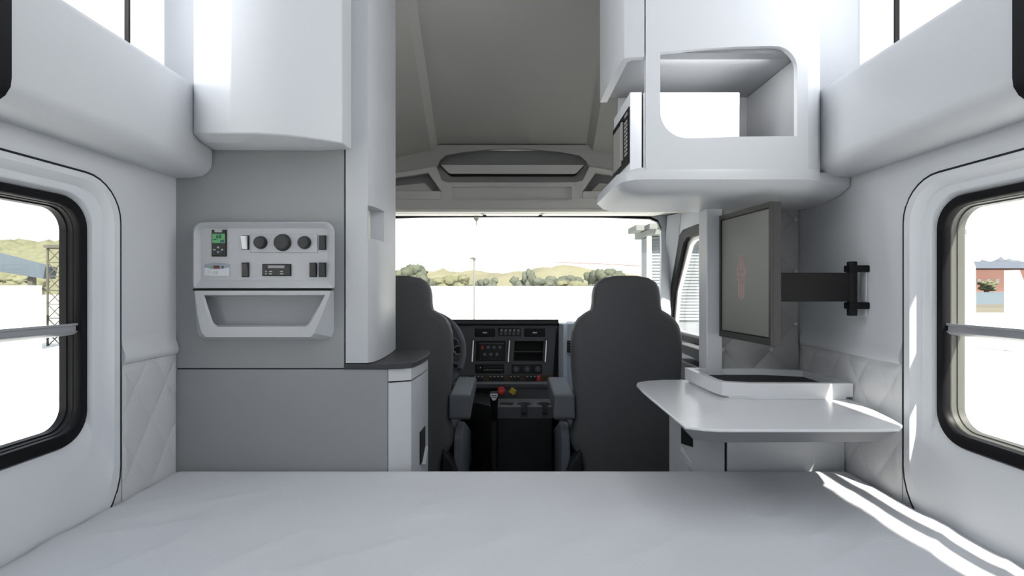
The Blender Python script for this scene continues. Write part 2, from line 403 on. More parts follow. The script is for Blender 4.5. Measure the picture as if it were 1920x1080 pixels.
for px, py, m in ((411.5, 464, 'silver'), (411.5, 473, 'bluebtn'), (404.5, 468.5, 'silver'), (419, 468.5, 'silver')):
    x, z = at(px, py, FY); q = .0042
    poly = [(x - q, z - q * .6), (x + q, z - q * .6), (x, z + q)] if py < 466 else [(x - q, z + q * .6), (x, z - q), (x + q, z + q * .6)] if py > 470 else [(x - q * .7, z - q * .5), (x + q * .7, z - q * .5), (x + q * .7, z + q * .5), (x - q * .7, z + q * .5)]
    MB().prism(poly, 'y', FY - .0078, FY - .0064).build('button', m, u)
# thermostat plate with red readout
def curve_top(px0, px1, py, bulge, n=10):
    return [at(px0 + (px1 - px0) * i / n, py - bulge * math.sin(PI * i / n), FY) for i in range(n + 1)]
u = MB().prism(curve_top(385, 431, 496, 4) + [at(431, 517.5, FY), at(385, 517.5, FY)], 'y', FY - .004, FY).build('thermostat_plate', 'label', t)
MB().prism(curve_top(385, 431, 496, 3.6) + [at(431, 502, FY), at(426, 502, FY), at(420, 504.5, FY), at(396, 504.5, FY), at(390, 502, FY), at(385, 502, FY)], 'y', FY - .0048, FY - .004).build('header_band', 'lblue', u)
cbox(MB(), 402, 413.5, 498, 503.8, .0048, .0056).build('readout', mat('readout_red', (.06, .005, .005), .4, emit=(.5, .05, .03), es=.06), u)
for px, m in ((396.5, 'lcd'), (419, 'navy')):
    x, z = at(px, 500.8, FY); MB().lathe((x, FY - .0048, z), (0, -1, 0), [(0, .0036), (.0015, .003)], 18).build('button', m, u)
for px0, px1, py in ((400, 407, 509), (400, 407, 511.5), (400, 407, 513.5), (392, 396, 508), (392, 397, 511), (387, 393, 515.5)):
    cbox(MB(), px0, px1, py, py + .6, .004, .0045).build('print_line', 'lblue', u)
for py in (509, 511.3, 513.6): cbox(MB(), 407.6, 408.6, py - .3, py + .9, .004, .0046).build('print_mark', 'navy', u)
# small stereo
u = cbox(MB(), 492.5, 546.5, 495, 517.5, 0, .004).build('stereo', 'gap', t, bev=.001)
cbox(MB(), 494, 545, 496.5, 516, .004, .0055).build('face', 'knob', u)
cbox(MB(), 504, 535, 497.8, 502.8, .0055, .0062).build('readout', 'pocket', u)
for k in range(9): cbox(MB(), 506 + 3 * k, 507.8 + 3 * k, 499.3, 501.4, .0062, .0066).build('digit', 'silver', u)
for px0, px1, py in ((506.5, 512, 508.2), (506.5, 511.5, 512.5), (527, 532, 508.2), (526.5, 533, 512.5), (499, 501.8, 508.2), (499, 501.5, 512.5)):
    cbox(MB(), px0, px1, py, py + 1.9, .0055, .0068).build('button', 'silver', u)
# storage pocket
def pp(lst, Y): return [(at(a, b, Y)[0], Y, at(a, b, Y)[1]) for a, b in lst]
t = thing('storage_pocket', (at(495, 638, 1.6)[0], 1.6, at(495, 638, 1.6)[1]), 'pale grey open storage pocket with tapered opening directly below the control console', 'storage pocket')
base = pp([(367, 545), (626, 545), (626.5, 590), (626, 622), (622, 632), (608, 637), (388, 637), (375, 632), (369, 622), (367, 590)], 1.599)
front = pp([(365, 545), (621, 545), (604, 590), (592, 617), (589, 625), (582, 632), (386, 632), (379, 625), (376, 617), (370, 590)], 1.548)
h0 = pp([(378, 553), (610, 553), (597, 578), (583, 603), (579, 609), (572, 613), (404, 613), (398, 609), (394, 603), (385, 578)], 1.548)
h1 = [(x * .995, y + .002, z) for x, y, z in pp([(380, 554), (608, 554), (596, 578), (582, 602), (578, 608), (571, 612), (405, 612), (399, 608), (395, 602), (387, 578)], 1.552)]
h2 = pp([(384, 556), (605, 556), (594, 578), (580, 601), (576, 606), (570, 609), (406, 609), (401, 606), (398, 601), (389, 578)], 1.592)
MB().loft([base, front, h0, h1, h2], False, False).build('frame', 'panel', t, ang=25)
MB().prism([(x, z) for x, y, z in h2], 'y', 1.591, 1.5985).build('back_plate', 'pocket', t)
cbox(MB(), 373, 622, 541.3, 545.0, 0, .03, 1.597).build('shadow_gap', 'gap', t)

# ------------------------------------------------------------------ right upper cabinet with cubby
t = thing('overhead_cabinet', (.7, 1.7, .282), 'big white cabinet with rounded open cubby hung on the right above the television', 'cabinet')
Yf = 1.49
def C(px, py): return at(px, py, Yf)
hole = [C(1238, 98), C(1300, 92), C(1380, 87.5), C(1445, 86)]
for i in range(1, 9):
    a = math.radians(90 - 90 * i / 8); hole.append(C(1452 + 43 * math.cos(a), 129 - 43 * math.sin(a)))
hole += [C(1495, 255), C(1400, 256), C(1340, 258), C(1290, 259.5)]
for i in range(1, 9):
    a = math.radians(270 - 90 * i / 8); hole.append(C(1288 + 50 * math.cos(a), 209 - 50 * math.sin(a)))
f = MB().plate([(.3895, .347), (.862, .347), (.862, 1.449), (.3895, 1.449)], [hole], 'y', Yf, Yf + .018)
f.prism([(.862, Yf), (.90, 1.512), (.934, 1.552), (.934, 1.60), (.862, Yf + .018)], 'z', .347, 1.449)
f.build('front_panel', 'white', t, ang=28)
# aisle-side door block above the microwave niche
a = MB().prism([(.324, 1.52), (.330, 1.505), (.342, 1.498), (.386, 1.492), (.386, 1.512), (.355, 1.516), (.3445, 1.53), (.345, 1.86), (.320, 1.86), (.319, 1.66)], 'z', .674, 1.449).build('aisle_panel', 'white', t, ang=28)
MB().box(.345, .40, 1.515, 1.86, .70, 1.449).build('inner_block', 'gap', t)
MB().box(.345, .861, 1.508, 1.86, .692, .704).build('cubby_ceiling', 'grey', t)
MB().box(.852, .862, 1.509, 1.88, .35, .69).build('cubby_side', 'grey', t)
MB().box(.715, .858, 1.86, 1.88, .33, 1.2).box(.385, .7151, 1.865, 1.88, .635, 1.2).build('cubby_back', 'grey', t)
MB().box(.40, .861, 1.509, 1.86, .71, 1.449).build('carcass', 'wall', t)
# moulded tray forming the underside
def ring(pts, z): return [(x, y, z) for x, y in pts]
Ftop = [(.326, 1.92), (.326, 1.60), (.340, 1.54), (.372, 1.500), (.40, 1.4905), (.862, 1.4905), (.902, 1.513), (.936, 1.558), (1.046, 1.59), (1.046, 1.92)]
Fout = [(.318, 1.92), (.318, 1.60), (.329, 1.53), (.358, 1.496), (.39, 1.489), (.862, 1.489), (.905, 1.510), (.938, 1.553), (1.046, 1.585), (1.046, 1.92)]
Fbot = [(.377, 1.92), (.377, 1.62), (.379, 1.58), (.384, 1.56), (.392, 1.547), (.82, 1.547), (.86, 1.56), (.90, 1.60), (1.046, 1.70), (1.046, 1.92)]
Fm = [(a[0] * .62 + b[0] * .38, a[1] * .62 + b[1] * .38) for a, b in zip(Fout, Fbot)]
MB().loft([ring(Ftop, .352), ring(Ftop, .349), ring([(a[0] * .5 + b[0] * .5, a[1] * .5 + b[1] * .5) for a, b in zip(Ftop, Fout)], .344), ring(Fout, .336), ring(Fout, .316), ring(Fm, .296), ring(Fbot, .284)]).build('under_tray', 'white', t, ang=38)

# microwave in the niche
t = thing('microwave', (.54, 1.75, .352), 'white microwave oven with black door in the niche of the right cabinet, facing the aisle', 'microwave')
MB().box(.412, .712, 1.60, 1.85, .353, .612).build('case', 'mw', t, bev=.003)
MB().box(.405, .413, 1.606, 1.845, .358, .607).build('gap_strip', 'gap', t)
MB().box(.369, .4055, 1.60, 1.855, .353, .612).build('front_frame', 'mw', t, bev=.002)
d = MB().box(.3655, .369, 1.603, 1.853, .392, .568).build('door', 'black', t)
MB().box(.3645, .3656, 1.712, 1.842, .410, .548).build('door_glass', 'mwglass', d)
MB().box(.358, .3655, 1.683, 1.689, .42, .545).build('handle', 'silver', d, bev=.001)
for i in range(9):
    for j in range(2): MB().box(.3645, .3656, 1.622 + .024 * j, 1.638 + .024 * j, .425 + .0128 * i, .432 + .0128 * i).build('key', 'silver', d)
MB().box(.3645, .3656, 1.62, 1.66, .548, .558).build('clock', 'pocket', d)

# ------------------------------------------------------------------ television and arm
t = thing('television', (.775, 1.65, -.17), 'flat dark-framed television on a black swing arm, pink emblem on its screen', 'television')
def tvpoly(i):   # plane follows the swing of the set: near edge stands further from the aisle
    return None
TX = Matrix.Translation((.748, 1.655, .042)) @ Matrix.Rotation(math.radians(4.8), 4, 'Z')
hw, hh = .155, .212
MB(TX).plate([(-hw, -hh), (hw, -hh), (hw, hh), (-hw, hh)], [[(-hw + .010, -hh + .020), (hw - .010, -hh + .020), (hw - .010, hh - .016), (-hw + .010, hh - .016)]], 'x', -.003, .004).build('bezel', 'tvf', t)
MB(TX).box(.004, .030, -hw, hw, -hh, hh).build('back_case', 'tvf', t, bev=.002)
sc = MB(TX).box(.001, .005, -hw + .010, hw - .010, -hh + .02, hh - .016).build('screen', 'screen', t)
MB(TX).plate([(-hw + .010, -hh + .020), (hw - .010, -hh + .020), (hw - .010, hh - .016), (-hw + .010, hh - .016)], [[(-hw + .013, -hh + .024), (hw - .012, -hh + .024), (hw - .012, hh - .019), (-hw + .013, hh - .019)]], 'x', -.0005, .003).build('screen_edge', 'black', t)
# emblem: local (u,v) -> screen plane; the viewer sees -u to the right
EX = TX @ Matrix.Translation((.0008, .014, -.007))
def ep(u, v): return (0, -u, v)
def outline(pts, w=.0011, closed=True):
    return MB(EX).tube([(0, -u, v) for u, v in pts], w, 6, closed)
def elp(cu, cv, a, b, n=36, a0=0, a1=360):
    return [(cu + a * math.cos(math.radians(a0 + (a1 - a0) * i / n)), cv + b * math.sin(math.radians(a0 + (a1 - a0) * i / n))) for i in range(n if a1 - a0 >= 360 else n + 1)]
em = outline(elp(0, .018, .024, .032)).build('emblem', 'emblem', sc)
outline(elp(0, .018, .017, .025)).build('emblem', 'emblem', sc)
crown = [(-.021, .036), (-.013, .046), (-.012, .060), (-.007, .069), (0, .071), (.007, .069), (.012, .060), (.013, .046), (.021, .036)]
outline(crown, closed=False).build('emblem', 'emblem', sc)
outline([(-.019, -.004), (-.017, -.014), (-.0165, -.058), (-.013, -.067), (-.006, -.071), (.006, -.071), (.013, -.067), (.0165, -.058), (.017, -.014), (.019, -.004)], closed=False).build('emblem', 'emblem', sc)
for u in (-.0095, -.0032, .0032, .0095): outline([(u, -.018), (u, -.066)], .0007, False).build('emblem', 'emblem', sc)
for u in (-.006, 0, .006): outline([(u, .050), (u, .064)], .0007, False).build('emblem', 'emblem', sc)
ET = EX @ Matrix(((0, 0, -1, 0), (-1, 0, 0, 0), (0, 1, 0, 0), (0, 0, 0, 1)))
text('K', .024, ET @ Matrix.Translation((0, .030, 0)), 'emblem', sc, 'emblem_letter')
text('W', .022, ET @ Matrix.Translation((0, .007, 0)), 'emblem', sc, 'emblem_letter')

t = thing('wall_arm', (1.0, 1.5, -.09), 'black swing arm with hinge bolted to the right wall, holding the television', 'bracket')
MB().box(.78, 1.0, 1.508, 1.528, -.040, .045).build('arm', 'black', t, bev=.003)
MB().box(.790, .80, 1.515, 1.66, -.035, .040).build('mount_plate', 'black', t)
MB().lathe((1.006, 1.515, -.082), (0, 0, 1), [(0, .012), (.002, .0135), (.158, .0135), (.160, .012)], 20).build('hinge_pin', 'black', t)
for z in (-.062, .047): MB().box(.990, 1.049, 1.50, 1.53, z, z + .020).build('hinge_lug', 'black', t, bev=.003)
MB().box(1.044, 1.0495, 1.510, 1.535, -.085, .068).build('wall_plate', 'wall', t, bev=.002)

# ------------------------------------------------------------------ right: table, tray counter, lower cabinet
tp = [(1.797, .437), (1.845, .452), (1.895, .50), (1.93, .575), (1.943, .66), (1.94, 1.0), (1.90, 1.03), (1.592, 1.032), (1.50, 1.018), (1.419, 1.002), (1.33, .985), (1.272, .970), (1.236, .940), (1.227, .88), (1.227, .50), (1.240, .462), (1.262, .428), (1.45, .428), (1.62, .428), (1.74, .430)]
tp = [(x, y) for y, x in [(1.80, .437), (1.845, .452), (1.88, .50), (1.895, .56), (1.90, .66), (1.90, 1.0), (1.86, 1.040), (1.592, 1.038), (1.50, 1.025), (1.419, 1.008), (1.33, .988), (1.272, .970), (1.236, .935), (1.229, .88), (1.229, .50), (1.238, .462), (1.258, .425), (1.50, .428), (1.68, .430)]]
t = thing('table', (.75, 1.6, -.39), 'large glossy white swivel table top in front of the raised tray on the right', 'table')
def inset(pts, d, cx=.74, cy=1.56):
    out = []
    for x, y in pts:
        v = Vector((cx - x, cy - y)); L = v.length; v = v / L
        out.append((x + v.x * d, y + v.y * d))
    return out
MB().loft([ring(inset(tp, .002), -.340), ring(tp, -.342), ring(tp, -.346)]).build('table_top', 'table', t, ang=20)
MB().loft([ring(inset(tp, .001), -.346), ring(inset(tp, .045), -.382)]).build('underside', 'tunder', t, ang=20)
tt = [(.633, 1.875), (.633, 1.80), (.638, 1.62), (.650, 1.585), (.724, 1.561), (1.040, 1.561), (1.040, 1.82), (.905, 1.862), (.72, 1.866)]
ti = [(.655, 1.85), (.655, 1.80), (.658, 1.635), (.668, 1.605), (.734, 1.583), (1.022, 1.583), (1.022, 1.80), (.90, 1.840), (.72, 1.846)]
t = thing('counter_tray', (.84, 1.7, -.338), 'white rimmed tray counter with a black rubber mat, raised behind the white table', 'tray')
MB().loft([ring(inset(tt, .022), -.3395), ring(inset(tt, .020), -.333), ring(tt, -.332), ring(tt, -.291), ring(ti, -.291), ring(ti, -.318)], True, False).build('rim', 'table', t, ang=20)
MB().prism(inset(ti, -.001), 'z', -.326, -.312).build('mat', 'mat_', t)
t = thing('lower_cabinet', (.83, 1.75, -CZ), 'white cabinet with a slanted corner door and dark handle slot under the white table', 'cabinet')
MB().box(.674, 1.04, 1.602, 1.835, -CZ, -.383).build('body', 'white', t)
MB().box(.665, .674, 1.608, 1.83, -CZ, -.386).build('gap_strip', 'gap', t)
dp = [(.665, 1.602), (.622, 1.745), (.590, 1.92), (.69, 1.92), (.69, 1.838), (.664, 1.838)]
dr = MB().prism([(.665, 1.602), (.622, 1.745), (.590, 1.92), (.60, 1.92), (.664, 1.80)], 'z', -CZ, -.386).build('door', 'white', t, ang=15)
nx = Matrix.Identity(4)
def dpt(k, z, o=.0): # point on the rear facet of the door
    a = Vector((.622, 1.745)); c = Vector((.590, 1.92)); p = a.lerp(c, k); return (p.x - o, p.y, z)
MB().loft([[dpt(.05, -.475, o), dpt(.48, -.485, o), dpt(.48, -.555, o), dpt(.05, -.545, o)] for o in (.001, .003)]).build('handle_slot', 'gap', dr)
MB().loft([[dpt(.05, -.60, .001), dpt(.48, -.56, .001), dpt(.48, -.60, .001), dpt(.05, -.64, .001)], [dpt(.1, -.60, .006), dpt(.40, -.575, .012), dpt(.40, -.60, .012), dpt(.1, -.62, .006)]]).build('handle_flap', 'white', dr)

# ------------------------------------------------------------------ cab shell
def roof_ring(y, zc, zs, w=.47):
    e = 1.06
    return [(-e, y, .30), (-e, y, zs - .22), (-.86, y, zs - .07), (-.62, y, zs - .02), (-w - .05, y, zs), (-w, y, zs + .004), (-w + .035, y, zc), (-w + .06, y, zc + .004), (w - .06, y, zc + .004), (w - .035, y, zc), (w, y, zs + .004), (w + .05, y, zs), (.62, y, zs - .02), (.86, y, zs - .07), (e, y, zs - .22), (e, y, .30)]
rings = [roof_ring(1.93, 1.45, 1.40, .42), roof_ring(1.99, 1.33, 1.27, .42), roof_ring(2.15, 1.165, 1.12, .43), roof_ring(2.45, 1.02, .97, .44), roof_ring(2.80, .90, .85, .46), roof_ring(3.02, .845, .80, .475), roof_ring(3.45, .83, .79, .475)]
st(MB().loft(rings, False, False, False).build('ceiling_cab', 'roof', ang=28))
# cab sides
pw = [(2.25, -.30), (3.42, -.30), (3.36, -.05), (3.14, .31), (3.08, .335), (2.25, .345)]   # passenger window outline (y,z)
st(MB().plate([(1.92, -CZ), (3.60, -CZ), (3.60, -.26), (3.40, .46), (3.30, .60), (1.92, .60)], [pw], 'x', 1.05, 1.09).build('wall_cab_right', 'dashl'))
st(MB().box(-1.09, 1.09, 3.40, 3.44, -CZ, -.262).build('wall_firewall', 'dashd'))
st(MB().box(-1.09, -1.05, 1.64, 3.6, -CZ, .6).build('wall_cab_left', 'roof'))
w = st(MB().plate([(a + (.03 if a > 2.3 else 0), b + (.02 if b > 0 else -.02)) for a, b in pw], [[(a - (.05 if a > 2.3 else -.05), b + (-.035 if b > 0 else .02)) for a, b in pw]], 'x', 1.035, 1.065).build('window_5', 'gasket', bev=.006))
MB().plate([(a - .0 , b) for a, b in pw], [[(a - (.085 if a > 2.3 else -.05), b + (-.06 if b > 0 else .03)) for a, b in pw]], 'x', 1.060, 1.085).build('window_sash', 'steel', w, bev=.004)
MB().prism(pw, 'x', 1.086, 1.089).build('pane', 'glass', w)
# A pillar, windscreen frame and header trim
pil = MB().loft([[(1.0, 3.30, .47), (1.05, 3.16, .47), (1.09, 3.2, .47), (1.06, 3.4, .47)], [(.985, 3.46, -.25), (1.05, 3.42, -.25), (1.09, 3.43, -.25), (1.06, 3.55, -.25)]])
pil.build('trim_8', 'dashl', bev=.01)['kind'] = 'structure'
WSO = [(-1.06, -.30), (1.03, -.30), (1.045, 0), (1.03, .60), (-1.06, .60)]
WSI = [(-.98, -.24), (.965, -.24), (.975, .2), (.972, .38), (.95, .43), (.90, .452), (.6, .462), (0, .466), (-.6, .462), (-.90, .452), (-.96, .40)]
ws = st(MB().plate(WSO, [WSI], 'y', 3.34, 3.37).build('window_6', 'dashl'))
sh = [(x * 1.0, z) for x, z in WSI]
MB().prism([(x, z + .012) for x, z in WSI[3:]] + [(x, z - .003) for x, z in WSI[3:]][::-1], 'y', 3.33, 3.36).build('window_gasket', 'gasket', ws)
MB().prism(WSI, 'y', 3.352, 3.356).build('pane', 'glass', ws)
# overhead console above the windscreen
K = 3.0
def H(px, py): return at(px, py, K)
oc = thing('overhead_console', (0, 3.05, .45), 'grey moulded console across the cab above the windscreen, with arched tray and side pockets', 'console')
holeA = [H(838, 342), H(1080, 342), H(1093, 338), H(1104, 313), H(1100, 302), H(1088, 291), H(1050, 284), H(1005, 279.5), H(960, 278), H(915, 279.5), H(870, 284), H(835, 290), H(824, 300), H(819, 313), H(828, 338)]
holeB = [(x, z) for x, z in rr(H(848, 0)[0], H(1072, 0)[0], H(0, 375)[1], H(0, 350)[1], .012, 4)]
def pocket(s): return [(s * abs(x), z) for x, z in [H(826, 372), H(828, 360), H(803, 324), H(738, 333), H(690, 345), H(690, 372)]]
outer = [(-1.05, .456), (1.05, .456), (1.05, .57), (.86, .72), (.62, .77), (.50, .79), (.44, .83), (-.44, .83), (-.50, .79), (-.62, .77), (-.86, .72), (-1.05, .57)]
low = [(-1.05, .456), (1.05, .456), (1.05, .60), H(1180, 325), H(1107, 313), H(1104, 314), H(1093, 338), H(1080, 342), H(838, 342), H(828, 338), H(819, 314), H(813, 313), H(740, 325), (-1.05, .60)]
MB().plate(low, [holeB, pocket(-1), [(-x, z) for x, z in pocket(-1)]], 'y', K, K + .03).build('body', 'roofl', oc, ang=20)
arch = [H(819, 314), H(824, 300), H(835, 290), H(870, 284), H(915, 279.5), H(960, 278), H(1005, 279.5), H(1050, 284), H(1088, 291), H(1100, 302), H(1104, 314)]
st(MB().prism([(-1.05, .58)] + [H(740, 326)] + arch + [H(1180, 326), (1.05, .58), (1.05, .60), (.95, .74), (.62, .79), (.46, .84), (-.46, .84), (-.62, .79), (-.95, .74), (-1.05, .60)], 'y', K + .010, K + .03).build('wall_cab_front', 'roof', ang=20))
MB().prism(outer, 'y', K + .09, K + .11).build('back_panel', 'roofd', oc)
MB().prism([(x * .97, z) for x, z in [H(815, 312), H(815, 355), H(1107, 355), H(1107, 312)]], 'y', K + .045, K + .088).build('tray_floor', 'roof', oc, ang=20)
b = MB().prism([H(826, 310), H(841, 325), H(846, 327), H(1076, 327), H(1081, 325), H(1095, 310)], 'y', K - .02, K + .06).build('tray_lip', 'roofl', oc, bev=.003)
MB().loft([[(x, K - .012, z) for x, z in [H(824, 309), H(840.5, 326), H(846, 328.4), H(1076, 328.4), H(1081.5, 326), H(1097, 309)]], [(x, K + .04, z) for x, z in [H(824, 309), H(840.5, 326), H(846, 328.4), H(1076, 328.4), H(1081.5, 326), H(1097, 309)]]]).build('lip_shadow', 'gap', oc)
MB().prism(holeB, 'y', K + .016, K + .05).build('recess_panel', 'roofl', oc)
for s in (-1, 1):
    pts = [H(735, 358), H(740, 345), H(745, 340), H(751, 358), H(826, 359), H(828, 370), H(825, 374), H(690, 374), H(690, 358)]
    MB().prism([(-s * x, z) for x, z in [H(690, 358), H(826, 358.5), H(828, 362), H(828, 371), H(825, 374), H(690, 374)]], 'y', K - .006, K + .05).build('pocket_lip', 'roofl', oc, bev=.003)
    MB().prism([(-s * x, z) for x, z in [H(690, 350), H(793, 340), H(812, 358), H(690, 358)]], 'y', K + .05, K + .085).build('pocket_back', 'roofl', oc)
# side panel line on the left of the cab roof
# pale header trim, visors
st(MB().box(-1.05, 1.05, 2.990, 3.04, .445, .460).build('trim_9', 'cream', bev=.003))
st(MB().box(-1.05, 1.05, 3.04, 3.36, .474, .482).build('trim_10', 'roofl'))
Y = 3.15
for i, (a, c, lb) in enumerate(((690, 903, 'cream folded sun visor left of the mirror clips above the windscreen'), (910, 1012, 'short cream sun visor in the middle above the windscreen'), (1019, 1240, 'cream folded sun visor on the right above the windscreen'))):
    x0, z1 = at(a, 396.5, Y); x1, z0 = at(c, 405.5, Y)
    v = thing('sun_visor', ((x0 + x1) / 2, Y, z0), lb, 'sun visor', None)
    MB().prism([(3.08, .449), (3.30, .464), (3.30, .473), (3.08, .458)], 'x', x0, x1).build('visor_panel', 'cream', v, bev=.003)
    MB().box(x0 + .01, x1 - .01, 3.07, 3.085, .459, .4735).build('hinge_rail', 'roofd', v)
for px, lb in ((905, 'grey visor clip left of centre above the windscreen'), (1016, 'grey visor clip right of centre above the windscreen')):
    x, z = at(px, 400, Y)
    tag(MB().prism([(x - .022, .470), (x - .008, .444), (x + .014, .444), (x + .012, .470)], 'y', 3.055, 3.075).build('visor_clip', 'roofl', bev=.003), lb, 'clip')
x, z = at(893, 411, 3.30)
t = thing('sensor_mount', (x, 3.3, z - .03), 'small pale drop-shaped mount hanging from the windscreen top edge', 'mount')
MB().lathe((x, 3.32, z + .016), (0, 0, -1), [(0, .016), (.012, .017), (.022, .008), (.03, .003)], 16).build('mount', 'roofl', t)
MB().cyl((x, 3.32, z - .012), (x, 3.32, z - .04), .002).build('stem', 'roofl', t)

# ------------------------------------------------------------------ dashboard
DY = 3.2
def D(px, py): return at(px, py, DY)
t = thing('dashboard', (-.05, 3.3, -.7), 'dark grey truck dashboard with centre stack between the two seats', 'dashboard')
sc1 = [D(893, 639), D(947.5, 639), D(946.5, 676.5), D(892, 676.5)]
sc2 = [D(965, 640), D(1019.5, 640), D(1017, 677.5), D(963, 677.5)]
MB().plate([D(700, 716), D(700, 608), D(848, 605), D(1043, 606), D(1044, 609), D(1036, 716)], [sc2], 'y', DY, DY + .06).build('fascia', 'dash', t, bev=.004)
MB().box(-1.04, .285, 3.235, 3.26, -.75, -.255).build('core', 'dashd', t)
MB().prism([(DY - .03, D(0, 607)[1]), (DY - .02, D(0, 598.5)[1] - .0), (DY + .12, -.222), (DY + .14, -.25), (DY, -.235)], 'x', D(700, 0)[0], D(1047, 0)[0]).build('top_pad', 'dashd', t, bev=.003)
def dbox(b, px0, px1, py0, py1, d0=0, d1=.004, Y=DY):
    x0, z1 = at(px0, py0, Y); x1, z0 = at(px1, py1, Y)
    return b.box(x0, x1, Y - d1, Y - d0, z0, z1)
for px0, px1 in ((890.5, 928), (983, 1022)):
    v = dbox(MB(), px0, px1, 616, 631.5, 0, .004).build('air_vent', 'gap', t, bev=.002)
    for k in range(4): dbox(MB(), px0 + 1.5, px1 - 1.5, 618 + 3.2 * k, 619.2 + 3.2 * k, .004, .010).build('slat', 'dashd', v)
    for k in range(2): dbox(MB(), px0 + (px1 - px0) * (k + 1) / 3 - .4, px0 + (px1 - px0) * (k + 1) / 3 + .4, 617, 630.5, .004, .009).build('divider', 'dashd', v)
    m = (px0 + px1) / 2; dbox(MB(), m - 4, m + 4, 622.2, 624.6, .009, .014).build('vent_tab', 'symbol', v)
v = dbox(MB(), 934.5, 976.5, 615, 630, 0, .003).build('switch_bank', 'gap', t, bev=.001)
for k in range(5):
    a, c = 937 + 7.9 * k, 943.2 + 7.9 * k
    x0, z1 = D(a + .9, 616.2); x1, z0 = D(c + .9, 616.2); x2, z2 = D(c - .6, 628.4); x3, z3 = D(a - .6, 628.4)
    s_ = MB().prism([(x0, z1), (x1, z1), (x2, z2), (x3, z2)], 'y', DY - .009, DY - .003).build('switch', 'dash', v)
    dbox(MB(), a + 1.8, c - 1.2, 618, 620.3, .009, .0098).build('switch_mark', 'silver', s_)
for px in (887, 954.5, 1023.5):
    x0, z0 = D(px + 1, 638); x1, z1 = D(px - 1.5, 678)
    v = MB().tube([(x0, DY - .004, z0 + .003), (x1, DY - .004, z1 - .003)], .008, 8).build('bar_seat', 'gap', t)
    MB().tube([(x0, DY - .010, z0), (x1, DY - .010, z1)], .0042, 10).build('chrome_bar', 'chrome', v)
# left display
v = MB().prism(sc1, 'y', DY - .004, DY).build('touch_screen', 'gap', t)
dbox(MB(), 899, 945, 642, 674.5, .004, .006).build('display', 'dashd', v)
for k in range(4): 
    x, z = D(904.5 + 11 * k, 651); MB().lathe((x, DY - .006, z), (0, -1, 0), [(0, .010), (.001, .009)], 18).build('gauge_icon', 'red' if k == 0 else 'lip', v) if k else dbox(MB(), 903, 906.5, 648, 655, .006, .007).build('gauge_icon', 'red', v)
for k in range(3):
    x, z = D(909 + 11.5 * k, 664); MB().lathe((x, DY - .006, z), (0, -1, 0), [(0, .010), (.001, .009)], 18).build('gauge_icon', 'lip', v)
for k in range(6): dbox(MB(), 900 + 7 * k, 903 + 7 * k, 673, 674, .006, .007).build('legend', 'lip', v)
dbox(MB(), 898, 945, 643, 644, .006, .007).build('legend', 'lip', v)
# open cubby on the right
MB().prism(sc2, 'y', DY + .032, DY + .034).build('cubby_back', 'gap', t)
dbox(MB(), 964, 1018, 659, 660.2, -.02, .002).build('cubby_shelf', 'dash', t)
# radio and climate knobs
v = dbox(MB(), 891, 945, 683, 700, 0, .004).build('radio', 'gap', t, bev=.001)
x, z = D(899, 689); MB().lathe((x, DY - .004, z), (0, -1, 0), [(0, .012), (.008, .010)], 20).build('knob', 'dashd', v)
dbox(MB(), 900.4, 902, 687.5, 689.5, .012, .013).build('light', 'symbol', v)
dbox(MB(), 906, 943, 685, 690.5, .004, .006).build('slot', 'dashd', v)
for k in range(12): dbox(MB(), 907 + 3 * k, 909 + 3 * k, 692.5, 694, .004, .006).build('key', 'silver', v)
v = dbox(MB(), 959.5, 1016.5, 683, 700.5, 0, .004).build('climate_panel', 'dashd', t, bev=.001)
for px in (968, 988, 1008):
    x, z = D(px, 692); k = MB().lathe((x, DY - .004, z), (0, -1, 0), [(0, .019), (.004, .018), (.005, .012), (.018, .010)], 22).build('knob', 'dash', v)
    dbox(MB(), px - .6, px + .6, 688.5, 691, .022, .023).build('knob_mark', 'silver', k)
# switch row and wooden strip
v = dbox(MB(), 845, 1036, 703, 713.5, 0, .012).build('wood_strip', 'wood', t, bev=.001)
n = 0
for a, c, k in ((855, 880, 4), (888, 908, 3), (917, 945.5, 4), (955.5, 975.5, 3), (985, 1013.5, 4)):
    for i in range(k):
        n += 1; p0 = a + (c - a) * i / k; p1 = a + (c - a) * (i + 1) / k - .8
        s_ = dbox(MB(), p0, p1, 703, 713, .012, .020).build('toggle_switch', 'red' if n == 18 else 'dashd', v, bev=.001)
        dbox(MB(), p0 + 1.4, p1 - 1.4, 704, 706, .020, .0205).build('switch_mark', 'silver', s_)
zt = D(0, 714)[1]; zb_ = D(0, 726)[1]
MB().prism([(DY + .03, zt), (DY - .035, zt), (DY - .045, zt - .012), (DY - .03, zb_), (DY + .03, zb_)], 'x', D(700, 0)[0], D(1037, 0)[0]).build('lower_ledge', 'lip', t, bev=.004)
MB().prism([D(932, 726), D(1036, 726), D(1030, 756), D(932, 752)], 'y', DY - .02, DY + .03).build('lower_panel', 'dash', t, bev=.004)
# instrument rings behind the wheel
for px, py, r in ((851, 643, .028), (858, 656, .026), (848, 664, .024), (838, 650, .03), (820, 650, .05)):
    x, z = D(px, py)
    g = MB().lathe((x, DY, z), (0, -1, 0), [(0, r), (.004, r)], 28).build('gauge', 'dashd', t)
    MB().tube([(x + r * math.cos(a / 24 * 2 * PI), DY - .005, z + r * math.sin(a / 24 * 2 * PI)) for a in range(24)], .002, 6, True).build('gauge_ring', 'steel', g)
